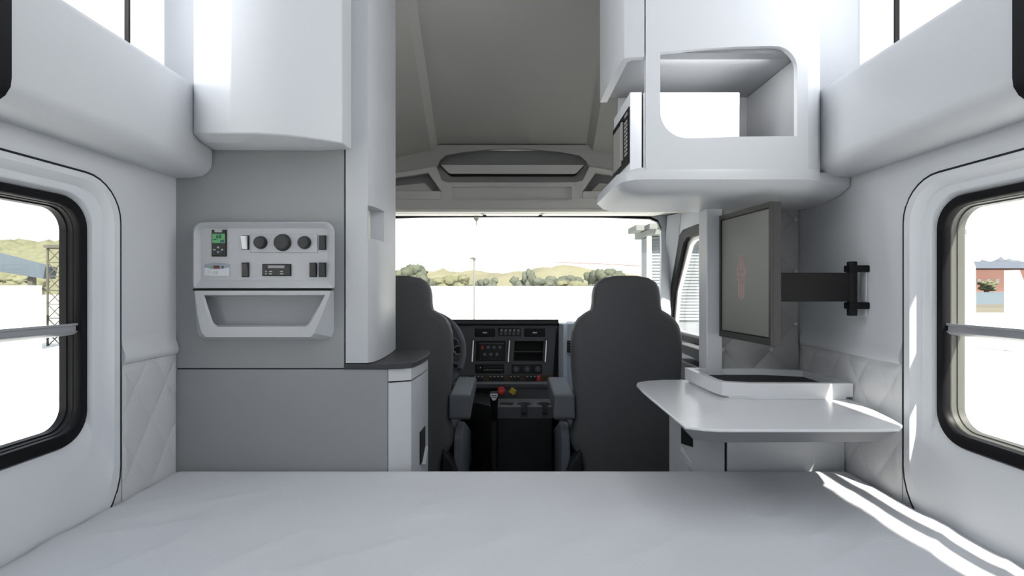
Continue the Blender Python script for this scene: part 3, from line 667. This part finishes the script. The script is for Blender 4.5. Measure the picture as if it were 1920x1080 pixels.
# pale passenger side
t = thing('passenger_dash', (.65, 3.3, -.8), 'pale grey passenger-side dash panel with an air vent behind the right seat', 'dashboard panel')
MB().prism([(3.24, -.225), (3.33, -.215), (3.33, -1.1), (3.26, -1.1), (3.235, -.60)], 'x', .352, .98).build('panel', 'dashl', t, bev=.006)
MB().prism([(.292, 3.19), (.318, 3.16), (.352, 3.23), (.352, 3.30), (.292, 3.30)], 'z', -1.12, -.222).build('side_cheek', 'dashl', t, bev=.006)
x0, z1 = at(1055.5, 636, 3.23); x1, z0 = at(1085, 664, 3.23)
v = MB().box(x0, x1, 3.222, 3.24, z0, z1).build('air_vent', 'panel', t, bev=.004)
x0, z1 = at(1060, 639, 3.22); MB().box(x0, x1 - .01, 3.216, 3.223, z0 + .012, z1).build('vent_opening', 'gap', v)
for k in range(4): MB().box(x0 + .004, x1 - .012, 3.212, 3.218, z0 + .02 + .018 * k, z0 + .024 + .018 * k).build('slat', 'dash', v)
MB().tube([(.434, 3.234, -.37), (.430, 3.234, -.50), (.422, 3.232, -.60)], .0015, 5).build('seam', 'gap', t)
# valve knobs
x, z = at(940, 731, 3.15)
t = thing('brake_valve_knob', (x, 3.15, z), 'red octagonal pull knob under the dash ledge, left of the yellow one', 'knob')
MB().cyl((x + .002, 3.20, z - .018), (x, 3.13, z), .012, 14).build('stem', 'red', t)
MB().lathe((x, 3.13, z), (0, -1, .1), [(-.006, .020), (0, .0245), (.012, .0245), (.018, .018)], 8).build('knob', 'red', t)
MB().box(x - .012, x + .012, 3.1095, 3.1115, z - .001, z + .004).build('mark', 'emblem', t)
x, z = at(961, 732, 3.15)
t = thing('brake_valve_knob', (x, 3.15, z), 'yellow diamond-shaped pull knob under the dash ledge, right of the red one', 'knob')
MB().cyl((x + .016, 3.20, z - .03), (x, 3.13, z - .004), .010, 14).build('stem', 'yellow', t)
MB().loft([[(x + r * math.cos(a), y, z + r * math.sin(a)) for a in (.15, .15 + PI / 2, .15 + PI, .15 + PI * 1.5)] for y, r in ((3.135, .020), (3.13, .025), (3.118, .025), (3.112, .019))]).build('knob', 'yellow', t)
# steering wheel
t = thing('steering_wheel', (-.50, 2.87, -.55), 'dark grey steering wheel partly hidden behind the driver seat on the left', 'steering wheel')
SX = Matrix.Translation((-.505, 2.87, -.362)) @ Matrix.Rotation(math.radians(-18), 4, 'X')
MB(SX).tube([(.232 * math.cos(a / 48 * 2 * PI), 0, .232 * math.sin(a / 48 * 2 * PI)) for a in range(48)], .0175, 12, True).build('rim', 'armrest', t)
MB(SX).lathe((0, .03, 0), (0, -1, 0), [(0, .08), (.03, .085), (.04, .07)], 32).build('hub', 'dashd', t)
for a in (-20, 200, 90 + 180):
    c, s_ = math.cos(math.radians(a)), math.sin(math.radians(a))
    MB(SX).tube([(.07 * c, .015, .07 * s_), (.15 * c, .01, .15 * s_), (.225 * c, 0, .225 * s_)], .014, 8).build('spoke', 'dashd', t)
MB().cyl((-.505, 2.90, -.38), (-.505, 3.13, -.46), .05, 18).build('steering_shaft', 'dashd', t)
# centre console
t = thing('centre_console', (.06, 2.85, -CZ), 'dark grey centre console with two cup holders between the seats', 'console')
xa, xb = -.077, .205
MB().prism([(xa, 2.754), (xb + .01, 2.754), (xb + .018, 3.12), (xa, 3.12)], 'z', -CZ, -.70).build('body', 'dashd', t, bev=.004)
c1, c2, r1 = (.066, 2.83), (.178, 2.83), .042
def slot(c, r, w, y0):
    a0 = math.asin(w / r)
    pts = [(c[0] + w, y0)]
    n = 20
    for i in range(n + 1):
        a = -PI / 2 + a0 + (2 * PI - 2 * a0) * i / n; pts.append((c[0] + r * math.cos(a), c[1] + r * math.sin(a)))
    pts.append((c[0] - w, y0)); return pts
topo = [(xa, 2.752), *slot(c1, r1, .018, 2.752)[::-1], *[p for p in slot(c2, r1, .016, 2.752)[::-1]], (xb + .018, 2.752), (xb + .028, 2.96), (xa, 2.96)]
pk = [(-.070, 2.81), (.004, 2.795), (.012, 2.86), (-.062, 2.87)]
MB().plate(topo, [pk], 'z', -.70, -.640).build('cup_holder_tray', 'dash', t, ang=20)
MB().prism([(2.96, -.642), (2.96, -.69), (3.17, -.73), (3.17, -.70)], 'x', xa, xb + .02).build('rear_ramp', 'dash', t, bev=.006)
MB().loft([[(-.078, 2.80, -CZ), (-.078, 2.80, -.69), (-.12, 2.86, -.655), (-.2, 2.9, -.645), (-.30, 2.95, -.655), (-.34, 3.1, -.8), (-.34, 3.1, -CZ)], [(-.078, 3.16, -CZ), (-.078, 3.16, -.69), (-.12, 3.16, -.655), (-.2, 3.16, -.645), (-.30, 3.16, -.655), (-.34, 3.17, -.8), (-.34, 3.17, -CZ)]]).build('tunnel_cover', 'dashd', t, bev=.01)
# gear lever
Yg = 2.62
x, z = at(926.5, 741, Yg)
t = thing('gear_lever', (x, Yg, -CZ), 'gear lever with white shift-pattern cap between the driver seat and the console', 'gear lever')
MB().cyl((x - .004, Yg, -CZ), (x - .002, Yg, z - .12), .014, 14).build('shaft', 'dashd', t)
MB().lathe((x, Yg, z - .13), (0, 0, 1), [(0, .017), (.03, .0175), (.09, .019), (.12, .022), (.135, .018)], 20).build('grip', 'black', t)
kn = [(x - .021, z + .008), (x - .015, z + .013), (x + .015, z + .013), (x + .021, z + .008), (x + .010, z - .018), (x + .003, z - .022), (x - .003, z - .022), (x - .010, z - .018)]
MB().prism(kn, 'y', Yg - .026, Yg - .020).build('cap', 'mw', t, bev=.001)
MB().prism([(a * 1.0, c) for a, c in [(x - .024, z + .01), (x - .017, z + .017), (x + .017, z + .017), (x + .024, z + .01), (x + .012, z - .022), (x, z - .027), (x - .012, z - .022)]], 'y', Yg - .020, Yg + .02).build('knob', 'black', t, bev=.003)
for i in range(3):
    for j in range(2): MB().box(x - .012 + .009 * i, x - .006 + .009 * i, Yg - .0275, Yg - .0258, z + .002 - .009 * j, z + .006 - .009 * j).build('gear_mark', 'gap', t)

# ------------------------------------------------------------------ seats
SY = 2.38; cxs = (1176.5 - 960) / 960 * SY
half = [(0, 516.5), (20, 517), (42, 521), (55, 529), (61, 540), (63.5, 553), (64.5, 572), (66, 581), (78, 588), (90, 597), (98, 609), (103, 626), (104.5, 650), (103.5, 690), (100, 735), (99, 775), (101, 800), (106, 818), (104, 835), (96, 850), (89, 865), (86, 877), (84, 960), (80, 1000)]
def seat(s, lb):
    c = s * cxs
    t = thing('truck_seat', (c, 2.5, -CZ), lb, 'seat')
    R = [(c + s * h / 960 * SY, (540 - y) / 960 * SY) for h, y in half]
    L = [(c - s * h / 960 * SY, (540 - y) / 960 * SY) for h, y in half[1:]][::-1]
    out = R + L
    # lofted shell: flat rear with rounded shoulders, deeper towards the front
    def off(pts, d):
        n = len(pts); res = []
        for i in range(n):
            a = Vector(pts[i - 1]); b = Vector(pts[(i + 1) % n]); e = (b - a).normalized(); nn = Vector((-e.y, e.x)) * s
            res.append((pts[i][0] - nn.x * d, pts[i][1] - nn.y * d))
        return res
    rings = []
    for d, y in ((.030, 2.3655), (.014, 2.370), (.004, 2.382), (0, 2.40), (0, 2.44), (.006, 2.455)):
        rings.append([(x, y, z) for x, z in off(out, d)])
    MB().loft(rings).build('backrest', 'seat', t, ang=50)
    rings = [[(x, y, z) for x, z in off(out, d)] for d, y in ((.010, 2.452), (.004, 2.47), (.012, 2.50), (.05, 2.52))]
    MB().loft(rings).build('backrest_cushion', 'seatblue', t, ang=50)
    # cushion, base, armrests
    MB().box(c - .245, c + .245, 2.50, 2.98, -.80, -.68).build('seat_cushion', 'seatblue', t, bev=.04, seg=4)
    i = -s  # inner side
    sh = [(2.40, -.70), (2.44, -.665), (2.55, -.665), (2.70, -.72), (2.9, -.80), (2.95, -1.0), (2.40, -1.0)]
    MB().prism(sh, 'x', *sorted((c + i * .262, c + i * .305))).build('side_shield', 'seatblue', t, bev=.012)
    MB().box(c - .22, c + .22, 2.50, 2.9, -CZ, -.80).build('seat_base', 'dashd', t, bev=.02)
    MB().prism([(c + i * .22, -.74), (c + i * .265, -.80), (c + i * .30, -.90), (c + i * .30, -1.1), (c + i * .2, -1.1)], 'y', 2.34, 2.42).build('belt_cover', 'dashd', t, bev=.01)
    ax0, ax1 = sorted((c + i * .245, c + i * .345))
    cx = (ax0 + ax1) / 2
    prof = [(2.36, -.492), (2.75, -.478), (2.80, -.49), (2.80, -.52), (2.74, -.545), (2.50, -.58), (2.37, -.612), (2.35, -.60)]
    MB().prism(prof, 'x', ax0, ax1).build('armrest', 'armrest', t, bev=.012, seg=3)
    return t
seat(-1, 'dark grey driver seat seen from behind, left of the gear lever')
seat(1, 'dark grey passenger seat seen from behind, partly covered by the white table')

# passenger door pads
t = thing('door_armrest', (1.0, 2.8, -.40), 'dark grab pad and black armrest on the passenger door, right of the passenger seat', 'door armrest')
MB().prism([(2.45, -.315), (2.96, -.318), (3.02, -.335), (3.0, -.365), (2.9, -.375), (2.45, -.375)], 'x', .97, 1.049).build('grab_pad', 'seat', t, bev=.01)
MB().prism([(2.45, -.405), (2.98, -.41), (3.06, -.43), (3.10, -.50), (3.04, -.52), (2.45, -.50)], 'x', .955, 1.049).build('armrest', 'dashd', t, bev=.012)

# ------------------------------------------------------------------ outside
G = -2.5
def omat(name, c, var=.25, vs=.5): return mat(name, c, .9, var=var, vscale=vs, spec=.1)
M['ground'] = omat('pale_concrete', (.75, .75, .73), .05, .05)
M['hill'] = omat('dry_hillside', (.17, .16, .105), .35, .05)
M['hill2'] = omat('far_hillside', (.135, .15, .17), .15, .02)
M['tree'] = omat('tree_green', (.085, .095, .07), .5, .6)
M['tree2'] = omat('tree_olive', (.14, .142, .088), .4, .6)
M['siding'] = omat('pale_siding', (.165, .18, .19), .05)
M['eave'] = omat('eave_white', (.15, .16, .15), .05)
M['roofblue'] = omat('blue_grey_roof', (.085, .105, .125), .1)
M['tower'] = omat('weathered_steel', (.09, .085, .07), .3, 3)
M['whitewall'] = omat('white_wall', (.6, .6, .58), .04)
M['brick'] = omat('red_brick', (.17, .095, .08), .2, .05)
M['water'] = mat('river_water', (.10, .13, .15), .5, spec=.3)
M['quay'] = omat('quay_stone', (.15, .14, .115), .15, .1)
M['bluer'] = omat('slate_roof', (.10, .115, .14), .1)
g = MB().box(-500, 500, -60, 900, G - .3, G).build('ground', 'ground'); g['kind'] = 'structure'
def hill(name, x0, x1, y0, y1, h, m, lb, seed):
    def f(u, v):
        x = x0 + (x1 - x0) * u; y = y0 + (y1 - y0) * v
        z = G - .2 + math.sin(PI * min(1, v * .9)) * (h * (.75 + .35 * noise.noise(Vector((x / 45, seed, 0))) + .18 * noise.noise(Vector((x / 9, y / 9, seed))) + .07 * noise.noise(Vector((x / 3, y / 3, seed))))) * min(1, 8 * u, 8 * (1 - u)) 
        return (x, y, z)
    return tag(MB().grid(f, 140, 24).build(name, m, ang=80), lb, 'hill')
hill('hillside', -110, 140, 190, 260, 12.5, 'hill', 'long dry yellow-green hillside seen straight ahead through the windscreen', 1.0)
hill('hillside', -420, -150, 190, 300, 31, 'tree2', 'green hillside seen through the left side window', 5.0)
hill('hillside', 250, 520, 420, 560, 30, 'hill2', 'hazy blue hillside seen through the right side window', 9.0)
def tree(x, y, h, w, m, lb, g_='trees along the waterfront ahead'):
    t = thing('tree', (x, y, G), lb, 'tree', g_)
    MB().cyl((x, y, G), (x, y, G + h * .5), w * .09, 8).build('trunk', 'tower', t)
    b = MB()
    for k in range(26):
        a = random.random() * 6.28; r = w * .32 * random.random()
        b.ell((x + r * 1.3 * math.cos(a), y + r * math.sin(a) * .6, G + h * (.22 + .58 * random.random())), (w * .15, w * .15, h * .15), 16, 10, .5, 4)
    b.build('crown', m, t, ang=180)
TR = [(782, 128, 492, 9, 'tree', 'dark round tree just left of the driver headrest top'), (768, 132, 498, 8, 'tree', 'grey-green tree at the left end of the windscreen view'), (840, 115, 512, 9, 'tree2', 'yellow bushy tree between driver headrest and lamp post'),
      (918, 118, 518, 5, 'tree', 'small grey tree right of the lamp post'), (905, 120, 522, 4, 'tree', 'lowest small bush beside the lamp post'), (994, 110, 500, 3.5, 'tree', 'narrow tall tree near the middle of the windscreen'), (985, 112, 516, 7, 'tree', 'dark tree at the foot of the narrow tall tree'),
      (1030, 110, 518, 9, 'tree', 'wide dark tree right of the middle of the windscreen'), (1055, 112, 514, 9, 'tree', 'widest dark tree left of the passenger headrest'), (1115, 130, 504, 6, 'tree', 'slim tree above the left edge of the passenger headrest'), (1152, 128, 500, 9, 'tree', 'dark tree above the passenger headrest'), (1078, 100, 524, 8, 'tree2', 'yellow bush under the wide dark trees'), (870, 126, 520, 7, 'tree2', 'yellow bush left of the lamp post')]
for px, y, py, w, m, lb in TR:
    x = (px - 960) / 960 * y; z = (540 - py) / 960 * y
    tree(x, y, z - G, w, m, lb)
tag(MB().box(-30, 24, 62, 62.6, G, .22).build('parapet_wall', 'whitewall'), 'long low white wall in front of the trees, seen through the windscreen', 'yard wall')
# lamp post ahead
x = (889 - 960) / 960 * 24
t = thing('street_lamp', (x, 24, G), 'slim grey lamp post standing ahead, seen through the windscreen', 'street lamp')
MB().cyl((x, 24, G), (x, 24, 1.35), .05, 10, .035).build('pole', 'eave', t)
MB().prism([(x - .22, 1.36), (x - .05, 1.44), (x + .07, 1.40), (x + .08, 1.32)], 'y', 23.9, 24.1).build('lamp_head', 'tower', t)
tag(MB().tube([(4.5, 52, 2.6), (9, 52, 2.45), (13.9, 52, 2.2)], .035, 6).build('cable', 'brick'), 'thin reddish cable above the hills on the right half of the windscreen', 'cable')
# shed ahead right
t = thing('shed', (6, 13, G), 'pale shed with horizontal siding and overhanging eaves ahead on the right', 'shed')
b = MB()
xs0 = (1217 - 960) / 960 * 12
b.box(xs0, 10, 12.02, 12.7, G, 1.2)
b.build('wall', 'siding', t)
b = MB()
for k in range(26): b.prism([(11.97, -.75 + .072 * k), (12.02, -.75 + .072 * k), (12.02, -.682 + .072 * k), (11.995, -.680 + .072 * k)], 'x', xs0, 10)
b.build('siding', 'siding', t)
MB().prism([(11.6, 1.22), (11.6, 1.33), (12.9, 1.45), (12.9, 1.22)], 'x', xs0 - .12, 10.3).build('roof', 'eave', t)
for k in range(4): MB().box(xs0 - .42 + .3 * k, xs0 - .24 + .3 * k, 11.5, 12.3, 1.30 + .03 * k, 1.42 + .03 * k).build('rafter', 'eave', t)
MB().box(xs0 - .03, xs0 + .05, 11.95, 12.1, G, 1.22).build('corner_post', 'whitewall', t)
# left side view
t = thing('canopy', (-22, 22, G), 'blue-grey sloping canopy roof seen through the left window', 'canopy')
MB().prism([(-26.0, 2.45), (-20.05, .90), (-20.15, .40), (-26, 1.35)], 'y', 22, 22.6).build('roof', 'roofblue', t)
for xx in (-21, -25): MB().box(xx, xx + .2, 22.2, 22.4, G, .8).build('post', 'tower', t)
t = thing('lattice_tower', (-19.7, 22, G), 'weathered lattice steel tower beside the canopy, seen through the left window', 'tower')
for xx in (-19.95, -19.35):
    for yy in (22.0, 22.6): MB().box(xx - .03, xx + .03, yy - .03, yy + .03, G, 1.75).build('post', 'tower', t)
for k in range(7):
    z0 = G + .6 * k; z1 = z0 + .6
    for yy in (22.0, 22.6):
        MB().cyl((-19.95, yy, z0), (-19.35, yy, z1), .022, 6).build('brace', 'tower', t); MB().cyl((-19.35, yy, z0), (-19.95, yy, z1), .022, 6).build('brace', 'tower', t); MB().cyl((-19.95, yy, z1), (-19.35, yy, z1), .022, 6).build('rung', 'tower', t)

MB().box(-20.05, -19.25, 21.9, 22.7, 1.72, 1.85).build('platform', 'tower', t)
tag(MB().box(-24, -19.1, 20.5, 20.8, G, .10).build('wall_panel', 'whitewall'), 'plain white yard wall seen through the left window', 'yard wall')
for i, (xx, yy, h, w) in enumerate(((-78, 80, 5.6, 9), (-92, 88, 6.0, 10), (-66, 79, 4.6, 7))):
    tree(xx, yy, h, w, 'tree2' if i != 1 else 'tree', ['olive tree behind the canopy, middle of the left window view', 'dark tree behind the canopy at the left edge', 'small olive tree behind the lattice tower'][i], 'trees beyond the yard wall')
# right side view
r = MB().box(40, 480, 66, 330, G - .02, G + .02).build('river', 'water'); r['kind'] = 'structure'
tag(MB().box(30, 100, 52, 64, G, G + .5).build('quay', 'quay'), 'beige stone quay along the river in the right window', 'quay')
for i, (a, c, y, h, lb) in enumerate(((255, 300, 335, 11, 'red brick riverside warehouse, left in the right window view'), (304, 350, 338, 13, 'red brick riverside warehouse with higher slate roof, right in the right window view'))):
    t = thing('warehouse', ((a + c) / 2, y, G), lb, 'warehouse')
    MB().box(a, c, y, y + 20, G, h).build('wall', 'brick', t)
    MB().prism([(y - 1, h), (y + 10, h + 5), (y + 21, h)], 'x', a - 1, c + 1).build('roof', 'bluer', t)
    for k in range(7): MB().box(a + 3 + 6 * k, a + 5.5 + 6 * k, y - .2, y, 3, 6).build('window', 'eave', t)
for i, (xx, w_, h_) in enumerate(((17.7, .42, 1.3), (19.6, .42, .7))):
    t = thing('gate_pier', (xx, 20, G), ['taller white gate pier with sloped shoulder by the river, right window', 'shorter white gate pier by the river, right window'][i], 'pier')
    MB().box(xx, xx + w_, 20, 20.4, G, h_ - .5).build('shaft', 'whitewall', t)
    MB().prism([(xx, h_ - .5), (xx + w_, h_ - .5), (xx + w_ * .55, h_), (xx, h_)], 'y', 20, 20.4).build('cap', 'whitewall', t)
for i, xx in enumerate((292, 278, 312)):
    tree(xx, 315, 7.5, 14, 'tree2', ['yellow tree before the gap between the warehouses', 'yellow tree before the left warehouse', 'yellow tree before the right warehouse'][i], 'trees on the far river bank')

# ------------------------------------------------------------------ light
wd = bpy.data.worlds.new('sky'); bpy.context.scene.world = wd; wd.use_nodes = True
nt = wd.node_tree; bg = nt.nodes['Background']
tc = nt.nodes.new('ShaderNodeTexCoord'); sp = nt.nodes.new('ShaderNodeSeparateXYZ'); rp = nt.nodes.new('ShaderNodeValToRGB')
nt.links.new(tc.outputs['Generated'], sp.inputs[0]); nt.links.new(sp.outputs['Z'], rp.inputs[0]); nt.links.new(rp.outputs[0], bg.inputs['Color'])
rp.color_ramp.elements[0].color = (1, .99, .96, 1); rp.color_ramp.elements[1].color = (.80, .90, 1, 1); rp.color_ramp.elements[1].position = .5
bg.inputs['Strength'].default_value = 1.5
def area(name, loc, rot, sx, sy, e, col=(1, 1, 1)):
    l = bpy.data.lights.new(name, 'AREA'); l.shape = 'RECTANGLE'; l.size = sx; l.size_y = sy; l.energy = e; l.color = col
    o = bpy.data.objects.new(name, l); COL.objects.link(o); o.location = (loc[0], loc[1], loc[2] + CZ); o.rotation_euler = rot; return o
area('ceiling_fill', (0, .45, 1.40), (0, 0, 0), 1.5, 1.6, .4, (.93, .96, 1))  # added soft fill from above, no fixture modelled
for s in (-1, 1):
    area('recess_fill', (s * 1.025, 1.30 if s < 0 else 1.40, .98), (PI / 2, 0, s * PI / 2 + (-.35 if s > 0 else .35)), .05, .6, 1.6, (.96, .98, 1))  # added strip fills that brighten the cabinet corners beside the lockers
area('niche_fill', (.60, 1.53, .680), (math.radians(35), 0, 0), .34, .02, 1.2, (.97, .98, 1))  # added fill to whiten the microwave side, no fixture in the niche
sun = bpy.data.lights.new('sun', 'SUN'); sun.energy = 14; sun.angle = math.radians(1.2); sun.color = (1, .96, .86)
so = bpy.data.objects.new('sun', sun); COL.objects.link(so)
d = Vector((-.27, .80, -.86)).normalized()
so.rotation_euler = d.to_track_quat('-Z', 'Y').to_euler(); so.location = (6, -8, 12)

cam = bpy.data.cameras.new('camera'); cam.lens = 18; cam.sensor_width = 36; cam.clip_start = .02; cam.clip_end = 2000
co = bpy.data.objects.new('camera', cam); COL.objects.link(co); co.location = (0, 0, CZ); co.rotation_euler = (PI / 2, 0, 0)
bpy.context.scene.camera = co
vs = bpy.context.scene.view_settings; vs.view_transform = 'Standard'; vs.look = 'None'; vs.exposure = 0
